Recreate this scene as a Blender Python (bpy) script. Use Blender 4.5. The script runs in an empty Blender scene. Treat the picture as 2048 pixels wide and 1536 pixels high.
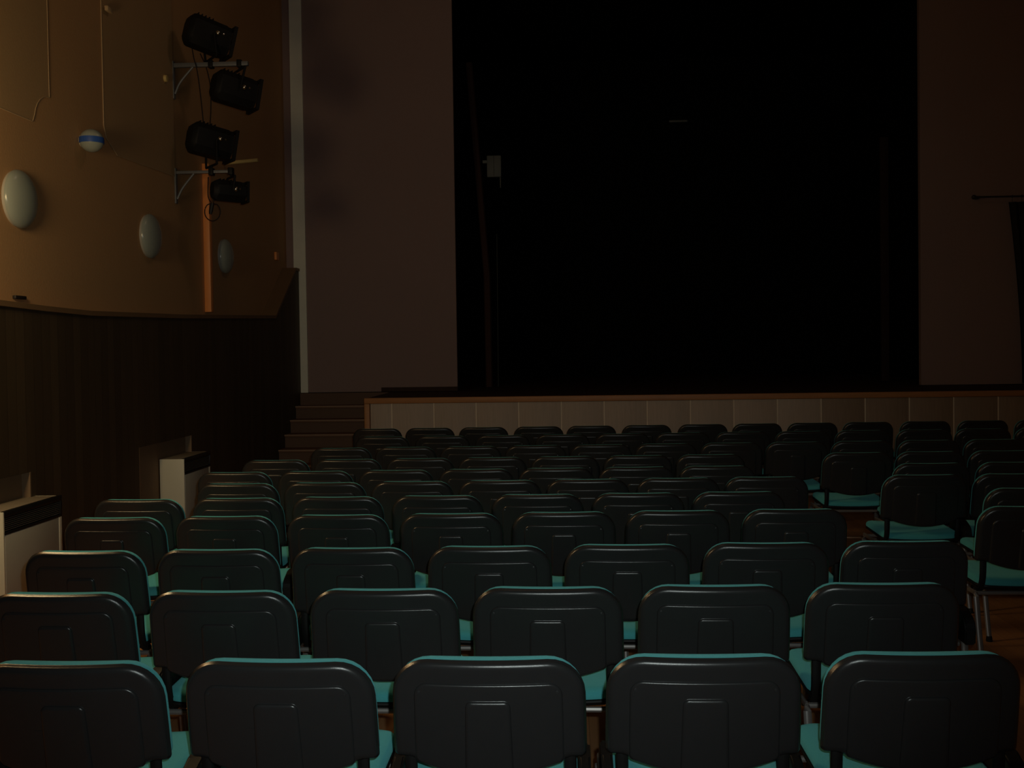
import bpy, bmesh, math, random
from mathutils import Vector, Matrix
random.seed(7)
SC = bpy.context.scene
COL = SC.collection
PI = math.pi

# ---------------------------------------------------------------- camera
F_PX, YAW, PITCH, ROLL, SHIFT, EYE = 2070.0, math.radians(3.0), math.radians(1.3), -0.0145, -27.0, 1.6
cd = bpy.data.cameras.new('camera')
cam = bpy.data.objects.new('camera', cd)
COL.objects.link(cam)
cd.sensor_fit = 'HORIZONTAL'
cd.sensor_width = 36.0
cd.lens = 36.0 * F_PX / 2048.0
cd.shift_y = SHIFT / 2048.0
cd.clip_start = 0.05
cam.matrix_world = (Matrix.Translation((0, 0, EYE)) @ Matrix.Rotation(YAW, 4, 'Z')
                    @ Matrix.Rotation(PI / 2 - PITCH, 4, 'X') @ Matrix.Rotation(ROLL, 4, 'Z'))
SC.camera = cam

# ---------------------------------------------------------------- world, lights, exposure
w = bpy.data.worlds.new('world'); SC.world = w
w.use_nodes = True
w.node_tree.nodes['Background'].inputs[0].default_value = (0.01, 0.01, 0.01, 1)
w.node_tree.nodes['Background'].inputs[1].default_value = 0.0
SC.view_settings.view_transform = 'Standard'
SC.view_settings.look = 'None'
SC.view_settings.exposure = 0.0
SC.view_settings.gamma = 1.0
SC.view_settings.use_curve_mapping = False


def light(name, kind, loc, power, col, size=0.1, target=None, **kw):
    ld = bpy.data.lights.new(name, kind)
    ld.energy = power
    ld.color = col
    if kind == 'AREA':
        ld.shape = 'RECTANGLE'
        ld.size = size
        ld.size_y = kw.get('size_y', size)
    else:
        ld.shadow_soft_size = size
    if kind == 'SPOT':
        ld.spot_size = kw.get('angle', 1.5)
        ld.spot_blend = kw.get('blend', 0.6)
    o = bpy.data.objects.new(name, ld)
    COL.objects.link(o)
    o.location = loc
    if target is not None:
        o.rotation_euler = (Vector(target) - Vector(loc)).to_track_quat('-Z', 'Y').to_euler()
    return o


# the compact camera's own flash, just beside and above its lens
light('camera_flash', 'SPOT', (0.05, 0.02, 1.66), 140, (0.88, 1.0, 0.96), 0.012, target=(-0.42, 5.0, 1.45),
      angle=1.30, blend=1.0)
# lit wall lamp of the left wall's row (its fitting is built below, just outside the frame)
light('wall_lamp_light', 'POINT', (-3.12, 4.65, 2.62), 70, (1.0, 0.72, 0.36), 0.28)
# dim warm fill added under the ceiling to lift the left and stage walls
light('hall_fill_light', 'POINT', (-0.6, 8.4, 6.2), 9, (1.0, 0.68, 0.48), 0.3)

# ---------------------------------------------------------------- materials
MATS = {}


def mat(name, col, rough=0.6, metal=0.0, var=0.12, scale=6.0, stretch=(1, 1, 1), bump=0.0, bump_scale=None,
        spec=0.5, sheen=0.0, emit=None, strength=0.0, col2=None):
    m = bpy.data.materials.new(name)
    m.use_nodes = True
    nt = m.node_tree
    b = nt.nodes['Principled BSDF']
    b.inputs['Roughness'].default_value = rough
    b.inputs['Metallic'].default_value = metal
    b.inputs['Specular IOR Level'].default_value = spec
    if sheen:
        b.inputs['Sheen Weight'].default_value = sheen
        b.inputs['Sheen Roughness'].default_value = 0.4
        b.inputs['Sheen Tint'].default_value = (0.30, 0.92, 1.0, 1)
    tc = nt.nodes.new('ShaderNodeTexCoord')
    mp = nt.nodes.new('ShaderNodeMapping')
    mp.inputs['Scale'].default_value = stretch
    nt.links.new(tc.outputs['Object'], mp.inputs['Vector'])
    nz = nt.nodes.new('ShaderNodeTexNoise')
    nz.inputs['Scale'].default_value = scale
    nz.inputs['Detail'].default_value = 5
    nt.links.new(mp.outputs[0], nz.inputs['Vector'])
    mx = nt.nodes.new('ShaderNodeMix')
    mx.data_type = 'RGBA'
    lo = col2 if col2 else [c * (1 - var) for c in col]
    hi = col if col2 else [min(1, c * (1 + var)) for c in col]
    mx.inputs['A'].default_value = (*lo, 1)
    mx.inputs['B'].default_value = (*hi, 1)
    nt.links.new(nz.outputs['Fac'], mx.inputs['Factor'])
    nt.links.new(mx.outputs['Result'], b.inputs['Base Color'])
    if bump:
        bp = nt.nodes.new('ShaderNodeBump')
        bp.inputs['Strength'].default_value = bump
        bp.inputs['Distance'].default_value = 0.002
        n2 = nt.nodes.new('ShaderNodeTexNoise')
        n2.inputs['Scale'].default_value = bump_scale or scale * 20
        nt.links.new(mp.outputs[0], n2.inputs['Vector'])
        nt.links.new(n2.outputs['Fac'], bp.inputs['Height'])
        nt.links.new(bp.outputs[0], b.inputs['Normal'])
    if emit:
        b.inputs['Emission Color'].default_value = (*emit, 1)
        b.inputs['Emission Strength'].default_value = strength
    MATS[name] = m
    return m


def board_mat(name, col, axis, width, rough=0.5, joint=0.35, tone=0.25, along=None, bump=0.3, spec=0.4):
    """planks: boards of one width along an axis, each its own tone, with a dark joint and grain"""
    m = mat(name, col, rough, var=0.15, scale=3.0, stretch=tuple(1 if a == along else 14 for a in range(3)), spec=spec)
    nt = m.node_tree
    b = nt.nodes['Principled BSDF']
    mx = [n for n in nt.nodes if n.type == 'MIX'][0]
    tc = [n for n in nt.nodes if n.type == 'TEX_COORD'][0]
    sep = nt.nodes.new('ShaderNodeSeparateXYZ')
    nt.links.new(tc.outputs['Object'], sep.inputs[0])
    dv = nt.nodes.new('ShaderNodeMath'); dv.operation = 'DIVIDE'; dv.inputs[1].default_value = width
    nt.links.new(sep.outputs[axis], dv.inputs[0])
    fl = nt.nodes.new('ShaderNodeMath'); fl.operation = 'FLOOR'
    nt.links.new(dv.outputs[0], fl.inputs[0])
    fr = nt.nodes.new('ShaderNodeMath'); fr.operation = 'FRACT'
    nt.links.new(dv.outputs[0], fr.inputs[0])
    wn = nt.nodes.new('ShaderNodeTexWhiteNoise'); wn.noise_dimensions = '1D'
    nt.links.new(fl.outputs[0], wn.inputs['W'])
    mr = nt.nodes.new('ShaderNodeMapRange')
    mr.inputs['To Min'].default_value = 1 - tone
    mr.inputs['To Max'].default_value = 1 + tone
    nt.links.new(wn.outputs['Value'], mr.inputs['Value'])
    gt = nt.nodes.new('ShaderNodeMath'); gt.operation = 'GREATER_THAN'; gt.inputs[1].default_value = 0.035
    nt.links.new(fr.outputs[0], gt.inputs[0])
    m2 = nt.nodes.new('ShaderNodeMapRange')
    m2.inputs['To Min'].default_value = joint
    m2.inputs['To Max'].default_value = 1.0
    nt.links.new(gt.outputs[0], m2.inputs['Value'])
    mul = nt.nodes.new('ShaderNodeMath'); mul.operation = 'MULTIPLY'
    nt.links.new(mr.outputs[0], mul.inputs[0]); nt.links.new(m2.outputs[0], mul.inputs[1])
    vm = nt.nodes.new('ShaderNodeVectorMath'); vm.operation = 'SCALE'
    nt.links.new(mx.outputs['Result'], vm.inputs[0]); nt.links.new(mul.outputs[0], vm.inputs['Scale'])
    nt.links.new(vm.outputs[0], b.inputs['Base Color'])
    return m


M_floor = board_mat('floor_boards', (0.50, 0.245, 0.11), 0, 0.075, rough=0.42, joint=0.6, tone=0.15, along=1)
M_wood = board_mat('dark_wall_boards', (0.080, 0.055, 0.032), 1, 0.11, rough=0.6, joint=0.5, tone=0.16, along=2)
M_plaster = mat('ochre_plaster', (0.55, 0.32, 0.15), 0.85, var=0.08, scale=1.2, bump=0.4, bump_scale=60)
M_plaster2 = mat('olive_ochre_panel', (0.49, 0.315, 0.16), 0.8, var=0.08, scale=1.5, bump=0.3, bump_scale=60)
M_panel_edge = mat('pale_panel_edge', (0.50, 0.35, 0.20), 0.8)
M_pros = mat('dusky_pink_plaster', (0.31, 0.215, 0.20), 0.9, var=0.06, scale=0.9, bump=0.3, bump_scale=80)
M_strip = mat('pale_grey_strip', (0.90, 0.90, 0.78), 0.7, var=0.06)
M_ceiling = mat('ceiling_paint', (0.35, 0.30, 0.24), 0.9)
M_wallr = mat('hall_wall_paint', (0.25, 0.17, 0.11), 0.9)
M_black = mat('black_stage_cloth', (0.006, 0.006, 0.006), 0.95, spec=0.1)
M_stagefloor = mat('stage_floor_dark', (0.050, 0.026, 0.018), 0.8, var=0.2, stretch=(1, 12, 1), spec=0.25)
M_stagetrim = mat('orange_brown_edge', (0.45, 0.20, 0.075), 0.5, var=0.2, scale=4, stretch=(1, 8, 8))
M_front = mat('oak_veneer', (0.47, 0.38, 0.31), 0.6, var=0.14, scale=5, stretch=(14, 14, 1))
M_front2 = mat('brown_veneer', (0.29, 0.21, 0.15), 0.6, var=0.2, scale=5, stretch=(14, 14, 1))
M_joint = mat('pale_joint_strip', (0.80, 0.68, 0.52), 0.5)
M_tread = mat('stair_wood', (0.20, 0.10, 0.06), 0.6, var=0.15, stretch=(1, 10, 10))
M_riser = mat('stair_riser_wood', (0.13, 0.07, 0.045), 0.7, var=0.15, stretch=(1, 10, 10))
M_nosing = mat('stair_nosing', (0.32, 0.20, 0.13), 0.5)
M_shell = mat('black_chair_plastic', (0.026, 0.0265, 0.0275), 0.25, var=0.06, scale=20, bump=0.12, bump_scale=900, spec=0.5)
M_matte = mat('black_matte_plastic', (0.008, 0.008, 0.008), 0.55, spec=0.3)
M_teal = mat('teal_fabric', (0.085, 0.44, 0.47), 0.95, var=0.14, scale=350, bump=0.6, bump_scale=700, spec=0.15, sheen=0.65)
M_tube = mat('grey_painted_tube', (0.22, 0.20, 0.19), 0.35, metal=0.3, var=0.05)
M_spot = mat('black_lamp_housing', (0.008, 0.008, 0.009), 0.6, spec=0.25)
M_glint = mat('chrome_knob', (0.75, 0.75, 0.72), 0.2, metal=1.0)
M_lens = mat('dark_lens_glass', (0.02, 0.02, 0.025), 0.08, spec=0.8)
M_bracket = mat('grey_bracket_steel', (0.17, 0.175, 0.19), 0.5, metal=0.2)
M_orange = mat('orange_painted_wood', (0.92, 0.34, 0.10), 0.45, var=0.1)
M_yellow = mat('yellow_pine', (0.70, 0.52, 0.20), 0.6, var=0.1)
M_dome = mat('opal_glass', (0.33, 0.37, 0.34), 0.22, var=0.05, spec=0.5)
M_domebase = mat('lamp_base_white', (0.45, 0.43, 0.38), 0.5)
M_blue = mat('blue_band', (0.03, 0.10, 0.42), 0.4)
M_lit = mat('opal_glass_lit', (0.5, 0.4, 0.3), 0.3, emit=(1.0, 0.42, 0.14), strength=2.0)
M_heater = mat('cream_enamel', (0.78, 0.76, 0.62), 0.4, var=0.04)
M_heatertop = mat('brown_heater_top', (0.30, 0.25, 0.19), 0.6)  # top panel a darker brown than the cream end panels
M_heaterf = mat('shaded_cream_enamel', (0.50, 0.50, 0.44), 0.45, var=0.05)  # the same cream enamel, with the angled front face's shade put into the colour
M_grille = mat('black_grille', (0.012, 0.012, 0.012), 0.4)
M_grille2 = mat('grey_grille_bar', (0.2, 0.2, 0.18), 0.35, metal=0.4)
M_niche = mat('niche_board', (0.26, 0.17, 0.10), 0.7, var=0.12)
M_cable = mat('black_cable', (0.012, 0.008, 0.007), 0.6)
M_drape = mat('dark_drape', (0.045, 0.040, 0.034), 0.9, var=0.1, stretch=(10, 10, 1))
M_rod = mat('dark_rod', (0.03, 0.022, 0.018), 0.5)
M_box = mat('grey_switch_box', (0.16, 0.17, 0.16), 0.6)
M_rope = mat('dim_rope', (0.06, 0.07, 0.065), 0.8)
M_upright = mat('dark_upright', (0.03, 0.012, 0.008), 0.85)
M_batten = mat('brown_batten', (0.060, 0.022, 0.014), 0.8)
M_brass = mat('brass_strip', (0.55, 0.33, 0.20), 0.4, metal=0.3)


# ---------------------------------------------------------------- mesh helpers
def link(name, bm, m, parent=None, smooth=True, loc=None):
    bmesh.ops.recalc_face_normals(bm, faces=bm.faces)
    me = bpy.data.meshes.new(name)
    bm.to_mesh(me)
    bm.free()
    me.materials.append(m)
    if smooth:
        me.polygons.foreach_set('use_smooth', [True] * len(me.polygons))
        me.set_sharp_from_angle(angle=math.radians(38))
    o = bpy.data.objects.new(name, me)
    COL.objects.link(o)
    if parent is not None:
        o.parent = parent
    if loc is not None:
        o.location = loc
    return o


def box(bm, x0, x1, y0, y1, z0, z1, bev=0.0, mtx=None):
    r = bmesh.ops.create_cube(bm, size=1.0)
    vs = r['verts']
    for v in vs:
        v.co = Vector(((x0 + x1) / 2 + v.co.x * (x1 - x0), (y0 + y1) / 2 + v.co.y * (y1 - y0),
                       (z0 + z1) / 2 + v.co.z * (z1 - z0)))
    if bev:
        es = list({e for v in vs for e in v.link_edges})
        rr_ = bmesh.ops.bevel(bm, geom=es, offset=bev, segments=2, affect='EDGES', profile=0.5)
        vs = list({v for f in rr_['faces'] for v in f.verts} | {v for v in vs if v.is_valid})
    if mtx is not None:
        for v in vs:
            v.co = mtx @ v.co
    return vs


def tube(bm, pts, r, n=10, cap=True, ry=None, up=Vector((0, 0, 1))):
    """swept tube along points; r may be a list; ry squashes the section"""
    pts = [Vector(p) for p in pts]
    rings = []
    for i, p in enumerate(pts):
        a = pts[max(i - 1, 0)]; b = pts[min(i + 1, len(pts) - 1)]
        t = (b - a).normalized()
        u = up if abs(t.dot(up)) < 0.95 else Vector((1, 0, 0))
        s = t.cross(u).normalized(); q = s.cross(t).normalized()
        rad = r[i] if isinstance(r, (list, tuple)) else r
        rb = rad * (ry / (r if not isinstance(r, (list, tuple)) else r[0])) if ry else rad
        rings.append([bm.verts.new(p + s * rad * math.cos(2 * PI * k / n) + q * rb * math.sin(2 * PI * k / n))
                      for k in range(n)])
    for a, b in zip(rings, rings[1:]):
        for k in range(n):
            bm.faces.new((a[k], a[(k + 1) % n], b[(k + 1) % n], b[k]))
    if cap:
        bm.faces.new(rings[0][::-1]); bm.faces.new(rings[-1])


def smooth_path(pts, n=8):
    """Catmull-Rom through the points"""
    P_ = [Vector(p) for p in pts]
    P_ = [P_[0] * 2 - P_[1]] + P_ + [P_[-1] * 2 - P_[-2]]
    out = []
    for i in range(1, len(P_) - 2):
        p0, p1, p2, p3 = P_[i - 1:i + 3]
        for k in range(n):
            t = k / n
            out.append(0.5 * ((2 * p1) + (p2 - p0) * t + (2 * p0 - 5 * p1 + 4 * p2 - p3) * t * t
                              + (3 * p1 - p0 - 3 * p2 + p3) * t ** 3))
    out.append(P_[-2])
    return out


def prism(bm, poly, axis, a, b):
    """polygon in the other two axes, extruded from a to b along the axis"""
    def co(p, t):
        c = list(p); c.insert(axis, t); return Vector(c)
    v0 = [bm.verts.new(co(p, a)) for p in poly]
    v1 = [bm.verts.new(co(p, b)) for p in poly]
    n = len(poly)
    bm.faces.new(v0); bm.faces.new(v1[::-1])
    for i in range(n):
        bm.faces.new((v0[i], v0[(i + 1) % n], v1[(i + 1) % n], v1[i]))


def lathe(bm, prof, n=32, mtx=None):
    """profile of (radius, height) about local z"""
    rings = []
    for r, h in prof:
        if r < 1e-5:
            v = bm.verts.new((0, 0, h)); rings.append([v])
        else:
            rings.append([bm.verts.new((r * math.cos(2 * PI * k / n), r * math.sin(2 * PI * k / n), h)) for k in range(n)])
    for a, b in zip(rings, rings[1:]):
        for k in range(n):
            k2 = (k + 1) % n
            if len(a) == 1 and len(b) > 1: bm.faces.new((a[0], b[k2], b[k]))
            elif len(b) == 1 and len(a) > 1: bm.faces.new((a[k], a[k2], b[0]))
            elif len(a) > 1: bm.faces.new((a[k], a[k2], b[k2], b[k]))
    if mtx is not None:
        for rg in rings:
            for v in rg: v.co = mtx @ v.co


def rrect(hw, hh, rt, rb, inset, nx=14, nz=6, na=7):
    """rounded rectangle outline, half sizes hw x hh, radii top/bottom, shrunk by inset; fixed point count"""
    W, Hh = max(hw - inset, 0.002), max(hh - inset, 0.0005)
    t = min(max(rt - inset, 0.012), W, Hh); b = min(max(rb - inset, 0.010), W, Hh)
    t = min(t, Hh); b = min(b, Hh)
    pts = []

    def arc(cx, cz, r, a0):
        for k in range(na):
            a = a0 + (PI / 2) * k / na
            pts.append((cx + r * math.cos(a), cz + r * math.sin(a)))

    def seg(p, q, n):
        for k in range(n):
            s = k / n
            pts.append((p[0] + (q[0] - p[0]) * s, p[1] + (q[1] - p[1]) * s))
    arc(W - t, Hh - t, t, 0)
    seg((W - t, Hh), (-W + t, Hh), nx)
    arc(-W + t, Hh - t, t, PI / 2)
    seg((-W, Hh - t), (-W, -Hh + b), nz)
    arc(-W + b, -Hh + b, b, PI)
    seg((-W + b, -Hh), (W - b, -Hh), nx)
    arc(W - b, -Hh + b, b, 1.5 * PI)
    seg((W, -Hh + b), (W, Hh - t), nz)
    return pts


def loft(bm, rings, fn):
    """rings: list of (points2d, height); fn maps (u, v, height) to 3-D"""
    vr = [[bm.verts.new(fn(p[0], p[1], h)) for p in pts] for pts, h in rings]
    n = len(vr[0])
    for a, b in zip(vr, vr[1:]):
        for k in range(n):
            f = (a[k], a[(k + 1) % n], b[(k + 1) % n], b[k])
            bm.faces.new(f)
    return vr


# ---------------------------------------------------------------- object helpers
def tag(o, label=None, cat=None, group=None, kind=None):
    if label: o['label'] = label
    if cat: o['category'] = cat
    if group: o['group'] = group
    if kind: o['kind'] = kind
    return o


def empty(name, loc, label, cat, group=None, rz=0.0):
    o = bpy.data.objects.new(name, None)
    COL.objects.link(o)
    o.location = loc
    o.rotation_euler = (0, 0, rz)
    o.empty_display_size = 0.1
    return tag(o, label, cat, group)


def bx(name, dims, m, parent=None, bev=0.0, smooth=True):
    bm = bmesh.new(); box(bm, *dims, bev=bev)
    return link(name, bm, m, parent, smooth)


def struct(name, bm, m):
    return tag(link(name, bm, m), kind='structure')


def sbox(name, dims, m, bev=0.0):
    return tag(bx(name, dims, m, None, bev), kind='structure')


# ---------------------------------------------------------------- the hall
XR, YB, ZC = 6.75, -2.6, 7.2
YP = 13.45                      # proscenium wall
ZS = 1.04                       # stage floor
YF = 11.68                      # stage front
sbox('floor', (-3.9, XR + 0.2, YB - 0.2, 20.2, -0.12, 0.0), M_floor)
sbox('ceiling', (-3.9, XR + 0.2, YB - 0.2, 20.2, ZC, ZC + 0.15), M_ceiling)
sbox('wall_back', (-3.9, XR + 0.2, YB - 0.2, YB, 0, ZC), M_wallr)
sbox('wall_right', (XR, XR + 0.2, YB, 20.0, 0, ZC), M_wallr)
sbox('wall_left', (-3.85, -3.65, YB, 20.0, 0, ZC), M_plaster)

# dark boarded lower wall, its upper edge climbing towards the stage, with two heater niches
NICHES = [(5.42, 6.53, 0.835), (8.235, 9.42, 0.825)]
XL = -3.48
bm = bmesh.new()
top = [(YB, 1.93), (5.2, 1.92), (6.2, 1.90), (6.77, 1.885), (7.42, 1.875), (9.3, 1.905), (12.26, 1.985), (13.24, 2.63), (YP, 2.63)]


def top_at(y):
    for (a, za), (b, zb) in zip(top, top[1:]):
        if a <= y <= b: return za + (zb - za) * (y - a) / (b - a)


cuts = sorted({p[0] for p in top} | {a for n_ in NICHES for a in n_[:2]})
for a, b in zip(cuts, cuts[1:]):
    z0 = 0.0
    for n0, n1, nz_ in NICHES:
        if a >= n0 - 1e-6 and b <= n1 + 1e-6: z0 = nz_
    prism(bm, [(a, z0), (b, z0), (b, top_at(b)), (a, top_at(a))], 0, -3.65, XL)
struct('wall_left_lower', bm, M_wood)
for i, (n0, n1, nz_) in enumerate(NICHES):
    bm = bmesh.new()
    box(bm, -3.65, -3.535, n0, n1, 0, nz_)
    box(bm, -3.535, XL + 0.001, n1 - 0.012, n1, 0, nz_)
    box(bm, -3.535, XL + 0.001, n0, n0 + 0.012, 0, nz_)
    struct('trim_%d' % (i + 1), bm, M_niche if i == 0 else M_niche)
# slim capping rail on the boarded wall
bm = bmesh.new()
for a, b in zip(top[:-1], top[1:]):
    za, zb = a[1], b[1]
    t_ = 0.035
    prism(bm, [(a[0], za), (b[0], zb), (b[0], zb + t_), (a[0], za + t_)], 0, -3.65, XL + 0.014)
struct('trim_3', bm, mat('capping_rail', (0.22, 0.13, 0.065), 0.6))

# proscenium wall with the black stage opening
OX0, OX1 = -1.42, 4.52
bm = bmesh.new()
box(bm, -3.65, OX0, YP, YP + 0.08, ZS, ZC)
box(bm, OX1, XR, YP, YP + 0.08, ZS, ZC)
box(bm, OX0, OX1, YP, YP + 0.08, 6.75, ZC)
struct('wall_front', bm, M_pros)
sbox('trim_4', (-3.545, -3.385, YP - 0.04, YP, ZS, ZC), M_strip)
sbox('baseboard_front', (-2.42, OX0, YP - 0.02, YP, ZS, ZS + 0.055), M_stagefloor)
# stage house
bm = bmesh.new()
box(bm, -3.65, XR, 19.6, 19.8, 0, ZC)
struct('wall_stage_back', bm, M_black)
sbox('wall_stage_left', (-2.35, -2.25, YP + 0.09, 19.6, ZS, ZC), M_black)
sbox('wall_stage_right', (5.3, 5.4, YP + 0.09, 19.6, ZS, ZC), M_black)
sbox('ceiling_stage', (-2.25, 5.3, YP + 0.09, 19.6, 6.95, 7.05), M_black)

# stage platform
st = empty('stage', (2.2, YF, 0), 'raised stage with an oak veneered front and orange-brown edge board', 'stage')
bm = bmesh.new()
X0S = -2.30
box(bm, X0S + 0.01 - 2.2, XR - 0.01 - 2.2, 0.02, 1.77, 0, ZS - 0.005)
link('platform', bm, M_stagefloor, st)
bm = bmesh.new()
box(bm, -3.47 - 2.2, X0S + 0.01 - 2.2, YP - 0.08 - YF, 1.77, 0, ZS - 0.005)
box(bm, -2.24 - 2.2, 5.28 - 2.2, 1.77 + 0.001, 19.58 - YF, 0.6, ZS - 0.005)
link('stage_floor', bm, M_stagefloor, st)
bx('edge_board', (X0S - 2.2, XR - 0.01 - 2.2, -0.035, 0.03, ZS - 0.062, ZS + 0.002), M_stagetrim, st, 0.006)
bx('corner_post', (X0S - 2.2, X0S + 0.062 - 2.2, -0.03, 0.03, 0, ZS - 0.064), M_stagetrim, st, 0.004)
xs = [X0S + 0.064] + [-1.985 + 0.481 * k for k in range(19)]
xs = [x for x in xs if x < XR - 0.05] + [XR - 0.01]
for a, b in zip(xs, xs[1:]):
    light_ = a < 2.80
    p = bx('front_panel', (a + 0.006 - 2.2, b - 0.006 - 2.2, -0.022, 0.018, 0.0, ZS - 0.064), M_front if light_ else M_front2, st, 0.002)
bm = bmesh.new()
for x in xs[1:-1]:
    box(bm, x - 0.006 - 2.2, x + 0.006 - 2.2, -0.0245, 0.015, 0.0, ZS - 0.064)
link('joint_strip', bm, M_joint, st)

# stairs at the left of the stage
sx0, sx1 = XL + 0.005, X0S - 0.02
stair = empty('staircase', ((sx0 + sx1) / 2, 12.0, 0), 'brown wooden steps climbing to the left end of the stage', 'staircase')
hw = (sx1 - sx0) / 2
for k, (y0, z1) in enumerate([(13.12, 0.88), (12.85, 0.72), (12.58, 0.56), (12.30, 0.40), (12.02, 0.24), (11.76, 0.10)]):
    yb = YP - 0.085
    bx('tread', (-hw, hw, y0 - 12.0 - 0.02, min(y0 + 0.29, yb) - 12.0, z1 - 0.03, z1), M_tread, stair, 0.004)
    bx('riser', (-hw, hw, y0 - 12.0, y0 + 0.02 - 12.0, 0.0, z1 - 0.031), M_riser, stair)
    bx('nosing', (-hw, hw, y0 - 12.0 - 0.028, y0 - 0.0205 - 12.0, z1 - 0.012, z1 + 0.001), M_nosing, stair)
bx('top_riser', (-hw, hw, YP - 0.10 - 12.0, YP - 0.085 - 12.0, 0, ZS - 0.006), M_riser, stair)

# ---------------------------------------------------------------- wall panels of the upper left wall
def concave(cy, cz, r, a0, a1, n=7):
    return [(cy + r * math.cos(a0 + (a1 - a0) * k / n), cz + r * math.sin(a0 + (a1 - a0) * k / n)) for k in range(n + 1)]


def wall_panel(poly, label, cut=False):
    ys = [p[0] for p in poly]; zs = [p[1] for p in poly]
    cy, cz = sum(ys) / len(ys), min(zs)
    o = empty('wall_panel', (-3.65, cy, cz), label, 'wall panel', 'shaped panels high on the left wall')
    loc = [(y - cy, z - cz) for y, z in poly]
    bm = bmesh.new(); prism(bm, loc, 0, 0.0, 0.006)
    link('board', bm, M_plaster2, o)
    bm = bmesh.new()
    n = len(loc)
    for i in range(n - 2 if cut else n):
        a, b = Vector((0.005, *loc[i])), Vector((0.005, *loc[(i + 1) % n]))
        tube(bm, [a, b], 0.0045, 6, up=Vector((1, 0, 0)))
    link('edge_bead', bm, M_panel_edge, o)
    return o


wall_panel([(4.9, 3.20), (6.98, 3.20)] + concave(7.22, 3.20, 0.22, PI, PI / 2)[1:] + [(7.22, 5.9), (4.9, 5.9)],
           'nearer olive-brown shaped panel, cut off by the photo\'s left edge')
wall_panel([(8.09, 5.9), (8.09, 3.41), (8.13, 3.32), (8.33, 3.215), (9.58, 3.25), (9.58, 5.9)],
           'farther olive-brown shaped panel beside the upper spotlight bracket', True)


# ---------------------------------------------------------------- dome lamps on the left wall
def dome(y, z, label, r=0.195, glass=None, depth=0.075):
    o = empty('wall_lamp', (-3.65, y, z), label, 'wall lamp', 'round wall lamps on the left wall')
    R = Matrix.Rotation(PI / 2, 4, 'Y')
    bm = bmesh.new()
    lathe(bm, [(0, 0), (r * 0.96, 0), (r * 0.96, 0.02), (0, 0.02)], 40, R)
    link('base', bm, M_domebase, o)
    bm = bmesh.new()
    prof = [(r * math.cos(t * PI / 2 / 12), 0.021 + depth * math.sin(t * PI / 2 / 12)) for t in range(12)] + [(0, 0.021 + depth)]
    lathe(bm, [(r * 0.97, 0.0205)] + prof, 40, R)
    link('glass_dome', bm, glass or M_dome, o)
    return o


dome(4.65, 2.63, 'lit round wall lamp just left of the picture', glass=M_lit)
dome(6.755, 2.635, 'largest unlit round opal wall lamp at the left edge of the photo')
dome(8.93, 2.618, 'unlit round opal wall lamp, middle one of the visible row')
dome(10.93, 2.615, 'unlit round opal wall lamp farthest along, right of the orange post', r=0.185)

o = empty('small_wall_lamp', (-3.65, 7.71, 3.21), 'small white wall globe with a blue band', 'wall lamp')
R = Matrix.Rotation(PI / 2, 4, 'Y')
bm = bmesh.new(); lathe(bm, [(0, 0), (0.045, 0), (0.045, 0.01), (0, 0.01)], 20, R); link('base', bm, M_domebase, o)
bm = bmesh.new()
lathe(bm, [(0.088 * math.sin(t * PI / 14), 0.080 - 0.088 * math.cos(t * PI / 14)) for t in range(15)], 28, R)
globe = link('globe', bm, M_dome, o)
bm = bmesh.new()
lathe(bm, [(0.086, -0.022), (0.0895, -0.022), (0.0905, 0), (0.0895, 0.022), (0.086, 0.022)], 32, Matrix.Translation((0.080, 0, 0)))
link('blue_band', bm, M_blue, globe)

# small fixtures on the plaster
bm = bmesh.new(); lathe(bm, [(0, 0), (0.035, 0), (0.03, 0.03), (0, 0.035)], 16, R)
tag(link('wall_hook', bm, M_yellow, loc=(-3.65, 9.38, 4.11)), 'small yellowish round fitting left of the upper bracket', 'wall fitting')
bm = bmesh.new(); box(bm, 0, 0.03, -0.05, 0.05, -0.02, 0.02, 0.006)
tag(link('wall_clip', bm, M_panel_edge, loc=(-3.632, 8.17, 4.345)), 'small pale clip high on the olive wall panel', 'wall fitting')
bm = bmesh.new(); box(bm, 0, 0.025, -0.07, 0.07, -0.012, 0.012, 0.005)
tag(link('cable_clamp', bm, M_cable, loc=(-3.65, 6.74, 1.978)), 'small black clamp just above the dark boarding', 'wall fitting')
bm = bmesh.new(); box(bm, 0, 0.03, -0.06, 0.06, -0.05, 0.05, 0.006)
tag(link('wall_socket', bm, M_orange, loc=(-3.65, 12.94, 2.79)), 'small orange box near the end of the upper wall', 'wall fitting')

# orange post and pine batten
bm = bmesh.new()
box(bm, -3.65, -3.585, 10.33, 10.41, 2.0, 3.50, 0.004)
tag(link('orange_post', bm, M_orange), 'slim upright orange post fixed to the left wall', 'post')
bm = bmesh.new()
tube(bm, [(-3.649, 11.0, 3.62), (-3.275, 11.0, 3.645)], 0.020, 8)
tag(link('pine_batten', bm, M_yellow), 'short yellow batten sticking out of the wall behind the spotlights', 'batten')


# ---------------------------------------------------------------- spotlight brackets
def bracket(y, z, length, drop, label, thick):
    o = empty('spotlight_bracket', (-3.65, y, z), label, 'bracket', 'grey spotlight brackets')
    bx('wall_plate', (0.0, 0.014, -0.025, 0.025, -drop, 0.04), M_bracket, o, 0.002)
    bx('arm', (0.014, length, -thick, thick, -thick, thick), M_bracket, o, 0.004)
    bm = bmesh.new()
    pts = smooth_path([(0.016, 0, -drop * 0.85), (0.07, 0, -drop * 0.5), (drop * 0.62, 0, -thick * 0.8)], 6)
    tube(bm, pts, 0.011, 8, up=Vector((0, 1, 0)))
    link('brace', bm, M_bracket, o)
    return o


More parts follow.
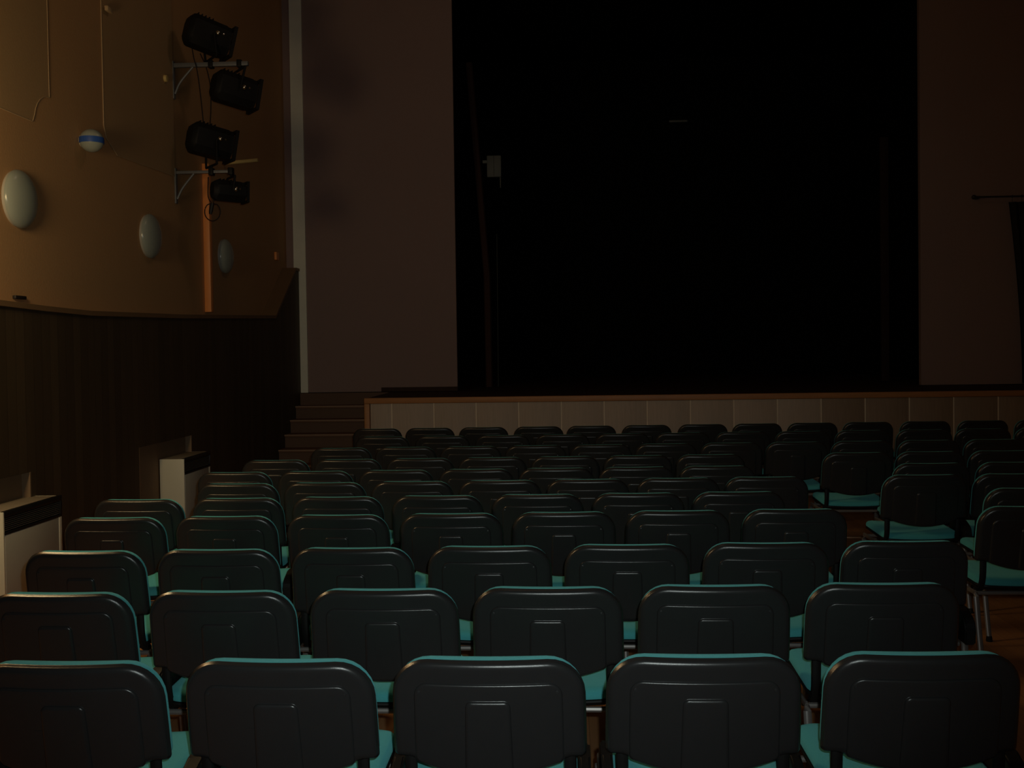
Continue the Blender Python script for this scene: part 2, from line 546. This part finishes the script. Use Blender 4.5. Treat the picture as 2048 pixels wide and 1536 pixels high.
bracket(9.6, 4.285, 0.72, 0.31, 'upper grey arm bracket carrying the two highest spotlights', 0.020)
bracket(9.6, 3.285, 0.55, 0.29, 'lower grey arm bracket carrying the two lower spotlights', 0.014)


def spotlight(c, d, L, R_, arm_z, label, yoke_h, post_x=0.0, small=False):
    """theatre lantern: octagonal housing along d, front frame, lens, yoke and clamp to the arm"""
    c = Vector(c); d = Vector(d).normalized()
    ax = Vector((0, 0, 1))
    side = d.cross(ax).normalized(); upv = side.cross(d).normalized()
    o = empty('spotlight', (c.x, c.y, arm_z), label, 'spotlight', 'black theatre spotlights on the left wall')
    off = c - Vector((c.x, c.y, arm_z))
    MX = Matrix.Translation(off) @ Matrix(((d.x, side.x, upv.x, 0), (d.y, side.y, upv.y, 0), (d.z, side.z, upv.z, 0), (0, 0, 0, 1)))
    bm = bmesh.new()
    a = R_; ch = R_ * (0.42 if not small else 0.55)
    sec = [(-a, -a + ch), (-a + ch, -a), (a - ch, -a), (a, -a + ch), (a, a - ch), (a - ch, a), (-a + ch, a), (-a, a - ch)]
    st_ = [(-L / 2, 0.72), (-L / 2 + 0.03, 0.95), (-L / 2 + 0.05, 1.0), (L * 0.30, 1.0), (L * 0.34, 0.96), (L * 0.42, 0.96)]
    rg = [[bm.verts.new(MX @ Vector((x, p * s * 0.86, q * s))) for p, q in sec] for x, s in st_]
    for r0, r1 in zip(rg, rg[1:]):
        for k in range(8): bm.faces.new((r0[k], r0[(k + 1) % 8], r1[(k + 1) % 8], r1[k]))
    bm.faces.new(rg[0]); bm.faces.new(rg[-1][::-1])
    body = link('housing', bm, M_spot, o)
    bm = bmesh.new()                                   # cooling fins on the rear top
    for k in range(5):
        x = -L / 2 + 0.06 + k * 0.035
        box(bm, x, x + 0.008, -a * 0.55, a * 0.55, a * 0.985, a * 1.10, mtx=MX)
    link('cooling_fins', bm, M_spot, body)
    bm = bmesh.new()                                   # square colour frame at the front
    f = a * 1.04
    for (y0, y1, z0, z1) in ((-f, f, f - 0.02, f), (-f, f, -f, -f + 0.02), (-f, -f + 0.02, -f + 0.021, f - 0.021), (f - 0.02, f, -f + 0.021, f - 0.021)):
        box(bm, L * 0.425, L / 2, y0 * 0.9, y1 * 0.9, z0, z1, mtx=MX)
    link('colour_frame', bm, M_spot, o)
    bm = bmesh.new()
    lathe(bm, [(0, 0), (a * 0.62, 0), (a * 0.62, 0.01), (a * 0.4, 0.022), (0, 0.03)], 24, MX @ Matrix.Translation((L * 0.421, 0, 0)) @ Matrix.Rotation(PI / 2, 4, 'Y'))
    link('lens', bm, M_lens, o)
    bm = bmesh.new()
    sgn = -1 if True else 1
    lathe(bm, [(0, 0), (0.020, 0), (0.022, 0.012), (0.013, 0.024), (0, 0.028)], 16,
          MX @ Matrix.Translation((L * 0.10, a * 0.862, a * 0.15)) @ Matrix.Rotation(-PI / 2, 4, 'X'))
    lathe(bm, [(0, 0), (0.008, 0), (0.008, 0.006), (0, 0.007)], 10,
          MX @ Matrix.Translation((L * 0.22, a * 0.862, a * 0.2)) @ Matrix.Rotation(-PI / 2, 4, 'X'))
    link('focus_knob', bm, M_glint, body)
    # yoke: U bar round the housing from pivot to pivot, via the clamp on the arm
    s_ = 1 if off.z > 0 else -1
    y_ = side * (a * 0.86 + 0.022)
    base = Vector((post_x, 0, s_ * 0.045))
    hor = Vector((side.x, side.y, 0)).normalized() * (a * 0.86 + 0.022)
    bm = bmesh.new()
    pts = [off + hor, base + hor + Vector((0, 0, s_ * 0.01)), base - hor + Vector((0, 0, s_ * 0.01)), off - hor]
    for p, q in zip(pts, pts[1:]):
        tube(bm, [p, q], 0.011, 6)
    link('yoke', bm, M_spot, o)
    bm = bmesh.new()
    box(bm, post_x - 0.022, post_x + 0.022, -0.034, 0.034, -0.034, 0.034, 0.005)
    tube(bm, [(post_x, 0, 0), (post_x, 0, s_ * 0.055)], 0.012, 8)
    link('clamp', bm, M_spot, o)
    return o


spotlight((-3.303, 9.6, 4.545), (0.72, 0.58, -0.22), 0.43, 0.142, 4.285, 'topmost black spotlight, standing on the upper bracket', 0.2, 0.02)
spotlight((-3.062, 9.6, 4.035), (0.74, 0.58, -0.17), 0.42, 0.140, 4.285, 'black spotlight hanging under the upper bracket', 0.2, 0.05)
spotlight((-3.300, 9.6, 3.563), (0.72, 0.58, -0.16), 0.42, 0.140, 3.285, 'black spotlight standing on the lower bracket', 0.2, 0.0)
spotlight((-3.135, 9.6, 3.098), (0.76, 0.58, -0.03), 0.33, 0.095, 3.285, 'smallest black spotlight, hanging under the lower bracket', 0.15, 0.02, True)


def cable(pts, r, label, name='cable', n=8):
    bm = bmesh.new()
    tube(bm, smooth_path(pts, n), r, 6)
    return tag(link(name, bm, M_cable), label, 'cable', 'black cables of the spotlights')


cable([(-3.45, 9.57, 4.43), (-3.43, 9.56, 4.33), (-3.40, 9.56, 4.2), (-3.375, 9.57, 3.95), (-3.36, 9.58, 3.72)], 0.005,
      'thin cable from the top spotlight, left one of the pair')
cable([(-3.42, 9.70, 4.42), (-3.36, 9.69, 4.28), (-3.325, 9.69, 4.1), (-3.325, 9.69, 3.9), (-3.335, 9.68, 3.72)], 0.005,
      'thin cable from the top spotlight, right one of the pair')
lp = [(-3.27, 9.62, 3.05), (-3.24, 9.63, 3.00)]
ring = [(-3.31 + 0.075 * math.cos(a), 9.63, 2.915 + 0.085 * math.sin(a)) for a in [PI * 0.45 - k * PI * 1.9 / 12 for k in range(13)]]
cable([(-3.26, 9.62, 3.10)] + ring + [(-3.345, 9.62, 3.06), (-3.34, 9.62, 3.24)], 0.005, 'cable looped below the smallest spotlight', n=4)
bm = bmesh.new()
tube(bm, [(-3.30, 9.60, 2.99), (-3.315, 9.60, 2.92)], 0.020, 8)
tube(bm, [(-3.315, 9.60, 2.92), (-3.32, 9.60, 2.89)], [0.020, 0.014], 8)
tag(link('cable_plug', bm, M_cable), 'black plug dangling beside the cable loop', 'plug')


# ---------------------------------------------------------------- convector heaters
def heater(y0, y1, label):
    cy = (y0 + y1) / 2; h = (y1 - y0) / 2
    o = empty('convector_heater', (-3.31, cy, 0.0), label, 'heater', 'cream convector heaters along the left wall')
    D_ = 0.215
    bm = bmesh.new()
    box(bm, -D_, -0.0, -h, -h + 0.015, 0.08, 0.672, 0.003)
    link('end_panel', bm, M_heater, o)
    bm = bmesh.new()
    box(bm, -D_, -0.0, h - 0.015, h, 0.08, 0.672, 0.003)
    link('end_panel', bm, M_heater, o)
    bx('top_panel', (-D_, -0.0, -h + 0.016, h - 0.016, 0.655, 0.672), M_heatertop, o, 0.003)
    bx('front_panel', (-0.014, 0.002, -h + 0.016, h - 0.045, 0.09, 0.535), M_heaterf, o, 0.003)
    bx('far_edge_strip', (-0.014, 0.004, h - 0.044, h - 0.016, 0.09, 0.535), M_heater, o, 0.002)
    g = bx('grille_frame', (-0.02, 0.003, -h + 0.010, h - 0.0, 0.64, 0.676), M_grille, o, 0.003)
    bx('grille_frame', (-0.02, 0.003, -h + 0.010, h - 0.0, 0.536, 0.552), M_grille, o, 0.002)
    bx('grille_back', (-0.03, -0.02, -h + 0.016, h - 0.016, 0.552, 0.64), M_grille, o)
    bx('grille_end', (-0.02, 0.003, h - 0.02, h, 0.552, 0.64), M_grille, o, 0.002)
    bm = bmesh.new()
    for k in range(7):
        z = 0.560 + k * 0.0115
        box(bm, -0.016, 0.000, -h + 0.012, h - 0.022, z, z + 0.004)
    link('grille_bars', bm, M_grille2, g)
    bx('foot', (-D_, -0.02, -h + 0.04, -h + 0.08, 0.0, 0.08), M_grille, o)
    bx('foot', (-D_, -0.02, h - 0.08, h - 0.04, 0.0, 0.08), M_grille, o)
    return o


heater(5.885, 6.590, 'nearer cream convector heater with black top grille, at the left edge')
heater(8.765, 9.425, 'farther cream convector heater with black top grille')

# ---------------------------------------------------------------- things on and beside the stage
bm = bmesh.new()
tube(bm, [(-1.31, 14.6, 5.6), (-1.10, 14.6, 2.6), (-1.09, 14.6, ZS)], 0.05, 8)
tag(link('wooden_batten', bm, M_batten), 'dim brown upright batten inside the stage opening, left side', 'batten')
b_ = empty('switch_box', (-0.975, 14.6, 4.14), 'pale grey box hanging in the dark left side of the stage', 'box')
bx('casing', (-0.10, 0.10, -0.05, 0.05, -0.15, 0.15), M_box, b_, 0.01)
bx('door_seam', (-0.005, 0.002, -0.056, -0.049, -0.14, 0.14), M_rod, b_)
bm = bmesh.new(); tube(bm, [(0.085, -0.02, -0.15), (0.087, -0.02, -0.30)], 0.008, 6); link('cable', bm, M_box, b_)
bx('mounting_bar', (-0.16, -0.10, -0.02, 0.02, 0.05, 0.09), M_box, b_)
bm = bmesh.new(); tube(bm, [(-0.955, 14.66, 3.2), (-0.965, 14.66, ZS)], 0.006, 6)
tag(link('hanging_rope', bm, M_rope), 'thin pale rope hanging in the left wing of the stage', 'rope')
bm = bmesh.new(); box(bm, 1.72, 2.02, 17.0, 17.06, 5.21, 5.245, 0.01)
stage_bar = tag(link('stage_bar', bm, M_box), 'short dim bar hanging high inside the stage', 'bar')
bm = bmesh.new()
tube(bm, [(1.77, 17.03, 5.24), (1.77, 17.03, 6.95)], 0.003, 5); tube(bm, [(1.97, 17.03, 5.24), (1.97, 17.03, 6.95)], 0.003, 5)
link('hanger', bm, M_black, stage_bar)
bm = bmesh.new(); box(bm, 4.49, 4.60, 15.0, 15.06, ZS, 4.5, 0.005)
tag(link('stage_upright', bm, M_upright), 'dim brown upright inside the stage opening, right side', 'upright')

# curtain rod and dark drape at the right of the proscenium
rod = empty('curtain_rod', (5.15, YP - 0.10, 3.40), 'dark curtain rod high on the right of the stage wall', 'curtain rod')
bm = bmesh.new(); tube(bm, [(0.0, 0, 0), (1.5, 0, 0.0)], 0.011, 8); link('rod', bm, M_rod, rod)
bm = bmesh.new(); bmesh.ops.create_uvsphere(bm, u_segments=12, v_segments=8, radius=0.03); link('finial', bm, M_rod, rod)
bm = bmesh.new(); box(bm, 0.05, 0.07, 0.0, 0.10, -0.02, 0.01); box(bm, 1.35, 1.37, 0.0, 0.10, -0.02, 0.01); link('wall_bracket', bm, M_rod, rod)
bm = bmesh.new()
cols, rows_ = 60, 14
vs = []
for j in range(rows_ + 1):
    t = j / rows_
    z = 3.33 - t * (3.33 - ZS - 0.01)
    xl = 5.575 + 0.16 * (1 - (1 - t) ** 1.7)
    row = []
    for i in range(cols + 1):
        s = i / cols
        x = xl + (6.62 - xl) * s
        row.append(bm.verts.new((x, YP - 0.10 + 0.028 * math.sin(s * 2 * PI * 11) * (0.6 + 0.4 * t), z)))
    vs.append(row)
for a, b in zip(vs, vs[1:]):
    for i in range(cols): bm.faces.new((a[i], a[i + 1], b[i + 1], b[i]))
g = bmesh.ops.solidify(bm, geom=bm.faces[:], thickness=0.006)
dr = tag(link('drape', bm, M_drape), 'dark drape hanging at the right edge of the photo', 'curtain')
bm = bmesh.new()
for k in range(9):
    x = 5.62 + k * 0.118
    rr0 = [(x, YP - 0.10 + 0.018 * math.cos(a), 3.40 + 0.018 * math.sin(a)) for a in [2 * PI * q / 8 for q in range(9)]]
    tube(bm, rr0, 0.003, 5)
    tube(bm, [(x, YP - 0.10, 3.382), (x, YP - 0.10, 3.33)], 0.003, 5)
rg_ = link('curtain_rings', bm, M_rod, dr)
bm = bmesh.new(); box(bm, 2.26, 2.49, 8.55, 8.60, 0.0, 0.008, 0.002)
tag(link('floor_strip', bm, M_brass), 'short pale strip lying on the floor in the aisle', 'floor strip')


# ---------------------------------------------------------------- auditorium chair
TILT = math.tan(math.radians(10))
BH, BW = 0.134, 0.245
ZMID = 0.815 - BH


def back_fn(sign, grow=0.0):
    def fn(u, v, h):
        # u across, v up from the middle, h outwards from the joint plane (sign -1: to the rear)
        s = u / BW
        z = ZMID + v
        t = min(1.0, abs(u) / 0.198)
        low = max(0.0, (0.02 - v) / (BH + 0.02))
        z -= 0.042 * (1 - t * t) * low ** 1.3
        u2 = u * (1.0 + 0.016 * math.sin(max(0, min(1, (0.10 - v) / 0.2)) * PI / 2))
        y = 0.020 + (0.815 - z) * TILT + 0.024 * s * s + sign * h
        z += 0.003 * (s * s - 0.3) * max(0, v / BH)
        return Vector((u2, y, z))
    return fn


def arc_prof(i0, h0, r_in, r_out, n=5):
    """quarter-round step starting at inset i0, height h0, run r_in and rise r_out"""
    return [(i0 + r_in * (1 - math.cos(k * PI / 2 / n)), h0 + r_out * math.sin(k * PI / 2 / n)) for k in range(n + 1)]


def back_shell():
    bm = bmesh.new()
    prof = [(0.02, 0.0), (0.0005, 0.0), (0.0, 0.002), (0.0005, 0.004)] + arc_prof(0.004, 0.0085, 0.018, 0.0125, 7)[0:] + [
        (0.030, 0.0208), (0.05, 0.020), (0.08, 0.020), (0.11, 0.020), (BH - 0.0006, 0.020)]
    rings = [(rrect(BW, BH, 0.094, 0.016, i, nx=20), h) for i, h in prof]
    loft(bm, rings, back_fn(-1))
    fn = back_fn(-1)
    # raised panel running down to the lower edge
    ph = (2 * BH - 0.055) / 2
    zc = -0.055 / 2 - 0.001
    prof = [(-0.002, 0.0185)] + arc_prof(0.0, 0.0195, 0.0070, 0.0065, 6) + [(0.02, 0.0262), (0.06, 0.0262), (ph - 0.0006, 0.0262)]
    loft(bm, [([(p[0], p[1] + zc) for p in rrect(0.187, ph - 0.003, 0.034, 0.008, i, nx=20)], h) for i, h in prof], fn)
    # raised middle tongue with its rounded top lip
    th = (2 * BH - 0.098) / 2
    zc2 = -0.098 / 2 - 0.001
    prof = [(-0.002, 0.0255)] + arc_prof(0.0, 0.0265, 0.0105, 0.0075, 8) + [(0.016, 0.0341), (0.0555, 0.0341)]
    vr = loft(bm, [([(p[0] * (1 + 0.10 * max(0, (0.03 - p[1] - zc2)) / 0.2), p[1] + zc2) for p in rrect(0.056, th - 0.004, 0.016, 0.006, i)], h) for i, h in prof], fn)
    n_ = len(vr[-1]); bm.faces.new(vr[-1])
    for sx in (-1, 1):
        p = fn(sx * 0.174, 0.052, 0.0255)
        lathe(bm, [(0.0045, 0), (0.004, 0.002), (0, 0.0026)], 10, Matrix.Translation(p) @ Matrix.Rotation(PI / 2, 4, 'X'))
    return bm


def back_cushion():
    bm = bmesh.new()
    prof = [(0.006, 0.0005), (0.003, 0.002), (0.001, 0.006), (0.000, 0.014), (0.000, 0.036), (0.002, 0.044), (0.007, 0.050), (0.018, 0.054), (0.045, 0.055), (0.09, 0.055), (BH - 0.0006, 0.055)]
    rings = [(rrect(BW - 0.003, BH - 0.0015, 0.094, 0.030, min(i, BH - 0.0025), nx=20), h) for i, h in prof]
    f0 = back_fn(1)
    loft(bm, rings, lambda u, v, h: f0(u, v, h * (1 - 0.5 * min(1.0, abs(u) / BW) ** 3)))
    return bm


SW, SD, SY = 0.225, 0.215, 0.315


def seat_fn(u, v, h):
    # u across, v forwards; slight dish and waterfall front
    z = 0.425 + h + 0.012 * (v / SD) * 0.6
    z += 0.010 * (u / SW) ** 2
    f = max(0.0, (v - SD * 0.55) / (SD * 0.45))
    z -= 0.016 * f * f
    return Vector((u, SY + v, z))


def seat_cushion():
    bm = bmesh.new()
    prof = [(0.006, 0.001), (0.001, 0.004), (-0.001, 0.014), (0.003, 0.026), (0.012, 0.034), (0.030, 0.039), (0.07, 0.038), (0.12, 0.036), (SD - 0.0006, 0.035)]
    loft(bm, [(rrect(SW, SD, 0.085, 0.055, i), h) for i, h in prof], seat_fn)
    return bm


def seat_shell():
    bm = bmesh.new()
    prof = [(0.02, 0.0), (-0.002, 0.0), (-0.003, -0.006), (0.002, -0.014), (0.02, -0.024), (0.06, -0.030), (0.12, -0.032), (SD - 0.0006, -0.032)]
    loft(bm, [(rrect(SW, SD, 0.085, 0.055, i), h) for i, h in prof], seat_fn)
    return bm


def build_chair(arms):
    root = bpy.data.objects.new('auditorium_chair', None)
    COL.objects.link(root)
    root.empty_display_size = 0.1
    link('backrest_shell', back_shell(), M_shell, root)
    link('backrest_cushion', back_cushion(), M_teal, root)['label'] = 'teal fabric pad on the front of the backrest'
    link('seat_cushion', seat_cushion(), M_teal, root)['label'] = 'teal fabric seat pad'
    link('seat_shell', seat_shell(), M_matte, root)
    for sx in (-1, 1):
        bm = bmesh.new()                                 # plastic-sleeved post between seat and back
        pts = smooth_path([(sx * 0.206, 0.088, 0.575), (sx * 0.206, 0.090, 0.53), (sx * 0.206, 0.098, 0.46), (sx * 0.206, 0.125, 0.405), (sx * 0.206, 0.17, 0.392)], 5)
        tube(bm, pts, 0.016, 10, ry=0.010, up=Vector((0, 1, 0)))
        link('back_post', bm, M_matte, root)
        tx = sx * 0.232
        side_arm = (sx < 0 and 'L' in arms) or (sx > 0 and 'R' in arms)
        both = len(arms) == 2
        tx = sx * (0.252 if side_arm else 0.232)
        bm = bmesh.new()                                 # rear leg
        top_z = 0.43 if side_arm else 0.385
        pts = [(tx, 0.03, 0.012), (tx, 0.075, 0.20), (tx, 0.11, 0.37)] + ([(tx, 0.112, 0.42), (tx, 0.112, top_z)] if side_arm else [(tx, 0.125, 0.384)])
        tube(bm, smooth_path(pts, 4), 0.0085, 10, ry=0.014)
        legs = [link('leg', bm, M_tube, root)]
        bm = bmesh.new()                                 # front leg
        pts = [(tx, 0.53, 0.012), (tx, 0.505, 0.20), (tx, 0.475, 0.36), (tx, 0.455, 0.384)]
        tube(bm, smooth_path(pts, 4), 0.0085, 10, ry=0.014)
        legs.append(link('leg', bm, M_tube, root))
        for yy, lg in zip((0.03, 0.53), legs):
            bm = bmesh.new()
            lathe(bm, [(0, 0), (0.016, 0), (0.017, 0.006), (0.014, 0.028), (0, 0.028)], 12, Matrix.Translation((tx, yy, 0)))
            link('foot_cap', bm, M_matte, lg)
        bm = bmesh.new()
        tube(bm, [(tx, 0.11, 0.386), (tx, 0.47, 0.386)], 0.0085, 8, ry=0.012)
        link('side_rail', bm, M_tube, root)
    for yy in (0.125, 0.44):
        bm = bmesh.new()
        tube(bm, [(-0.235, yy, 0.384), (0.235, yy, 0.384)], 0.010, 8)
        link('cross_rail', bm, M_tube, root)
    for side in arms:
        sx = -1 if side == 'L' else 1
        x0, x1 = (0.229, 0.259) if len(arms) == 2 else (0.229, 0.272)
        bm = bmesh.new()                                 # low solid black side arm, arched on top
        arch = [(0.045, 0.40), (0.045, 0.46)] + [(0.17 - 0.125 * math.cos(t * PI / 10), 0.475 + 0.055 * math.sin(t * PI / 10)) for t in range(11)] + [(0.295, 0.44), (0.27, 0.405)]
        prism(bm, arch, 0, sx * x0, sx * x1)
        bmesh.ops.bevel(bm, geom=bm.edges[:], offset=0.006, segments=2, affect='EDGES')
        link('armrest', bm, M_matte, root)
    return root


def copy_tree(o, parent=None):
    c = o.copy()
    COL.objects.link(c)
    if parent is not None: c.parent = parent
    for ch in list(o.children):
        copy_tree(ch, c)
    return c


ROWS = [
    [(-1.279, 2.512), (-0.742, 2.534), (-0.208, 2.556), (0.338, 2.578), (0.891, 2.601)],
    [(-1.676, 3.257), (-1.142, 3.279), (-0.608, 3.301), (-0.072, 3.322), (0.473, 3.345), (1.021, 3.367)],
    [(-1.927, 3.959), (-1.393, 3.979), (-0.859, 4.001), (-0.314, 4.023), (0.229, 4.045), (0.777, 4.068), (1.324, 4.090)],
    [(-2.164, 4.769), (-1.630, 4.791), (-1.096, 4.812), (-0.555, 4.834), (-0.021, 4.856), (0.519, 4.878), (1.071, 4.900), (2.184, 4.945)],
    [(-2.298, 5.365), (-1.764, 5.386), (-1.230, 5.408), (-0.696, 5.429), (-0.162, 5.451), (0.372, 5.472), (0.906, 5.494), (2.457, 5.557)],
    [(-1.955, 5.979), (-1.437, 6.000), (-0.919, 6.021), (-0.401, 6.042), (0.117, 6.063), (0.650, 6.085), (1.168, 6.105), (2.098, 6.143), (2.631, 6.164)],
    [(-2.160, 6.551), (-1.632, 6.572), (-1.109, 6.594), (-0.591, 6.615), (-0.073, 6.636), (0.445, 6.656), (0.963, 6.678), (2.342, 6.733), (2.877, 6.755)],
    [(-2.089, 7.257), (-1.571, 7.276), (-1.053, 7.296), (-0.535, 7.317), (-0.017, 7.338), (0.501, 7.359), (1.019, 7.380), (2.062, 7.423), (2.580, 7.444), (3.098, 7.464)],
    [(-1.805, 8.119), (-1.287, 8.139), (-0.769, 8.159), (-0.251, 8.180), (0.267, 8.201), (0.785, 8.222), (1.303, 8.243), (1.821, 8.264), (2.339, 8.285), (2.866, 8.306), (3.391, 8.328)],
    [(-1.652, 9.124), (-1.114, 9.146), (-0.577, 9.168), (-0.041, 9.190), (0.495, 9.211), (1.029, 9.233), (1.563, 9.255), (2.097, 9.276), (2.629, 9.298), (3.174, 9.320), (3.692, 9.341), (4.222, 9.362)],
    [(-1.870, 10.067), (-1.351, 10.088), (-0.823, 10.109), (-0.280, 10.131), (0.238, 10.152), (0.782, 10.174), (1.332, 10.196), (1.867, 10.218), (2.406, 10.240), (2.949, 10.262), (3.511, 10.284), (4.072, 10.307), (4.632, 10.330)],
]
ORD = ['first', 'second', 'third', 'fourth', 'fifth', 'sixth', 'seventh', 'eighth', 'ninth', 'tenth', 'eleventh', 'twelfth', 'thirteenth']
protos = {}
for r, row in enumerate(ROWS):
    inner = [x for x, y in row]
    centre_l = max(range(len(row)), key=lambda i: (inner[i] < -0.02, inner[i] if inner[i] < -0.02 else -99))
    for i, (x, y) in enumerate(row):
        arms = 'L' if i < centre_l else ('R' if i > centre_l + 1 else 'LR')
        if r >= 9: arms = ''
        elif r >= 5 and arms == 'LR': arms = 'L' if i == centre_l else 'R'
        if arms not in protos:
            root = protos[arms] = build_chair(arms)
        else:
            root = copy_tree(protos[arms])
        root.location = (x, y, 0.0)
        root.rotation_euler = (0, 0, math.radians(random.uniform(-0.7, 0.7)) if r else math.radians([0.4, -0.7, 0.3, 0.4, 0.8][i]))
        side = 'from the left'
        tag(root, 'black-backed teal chair, %s from the left in the %s row counted from nearest' % (ORD[i], ORD[r]),
            'chair', 'rows of teal auditorium chairs')
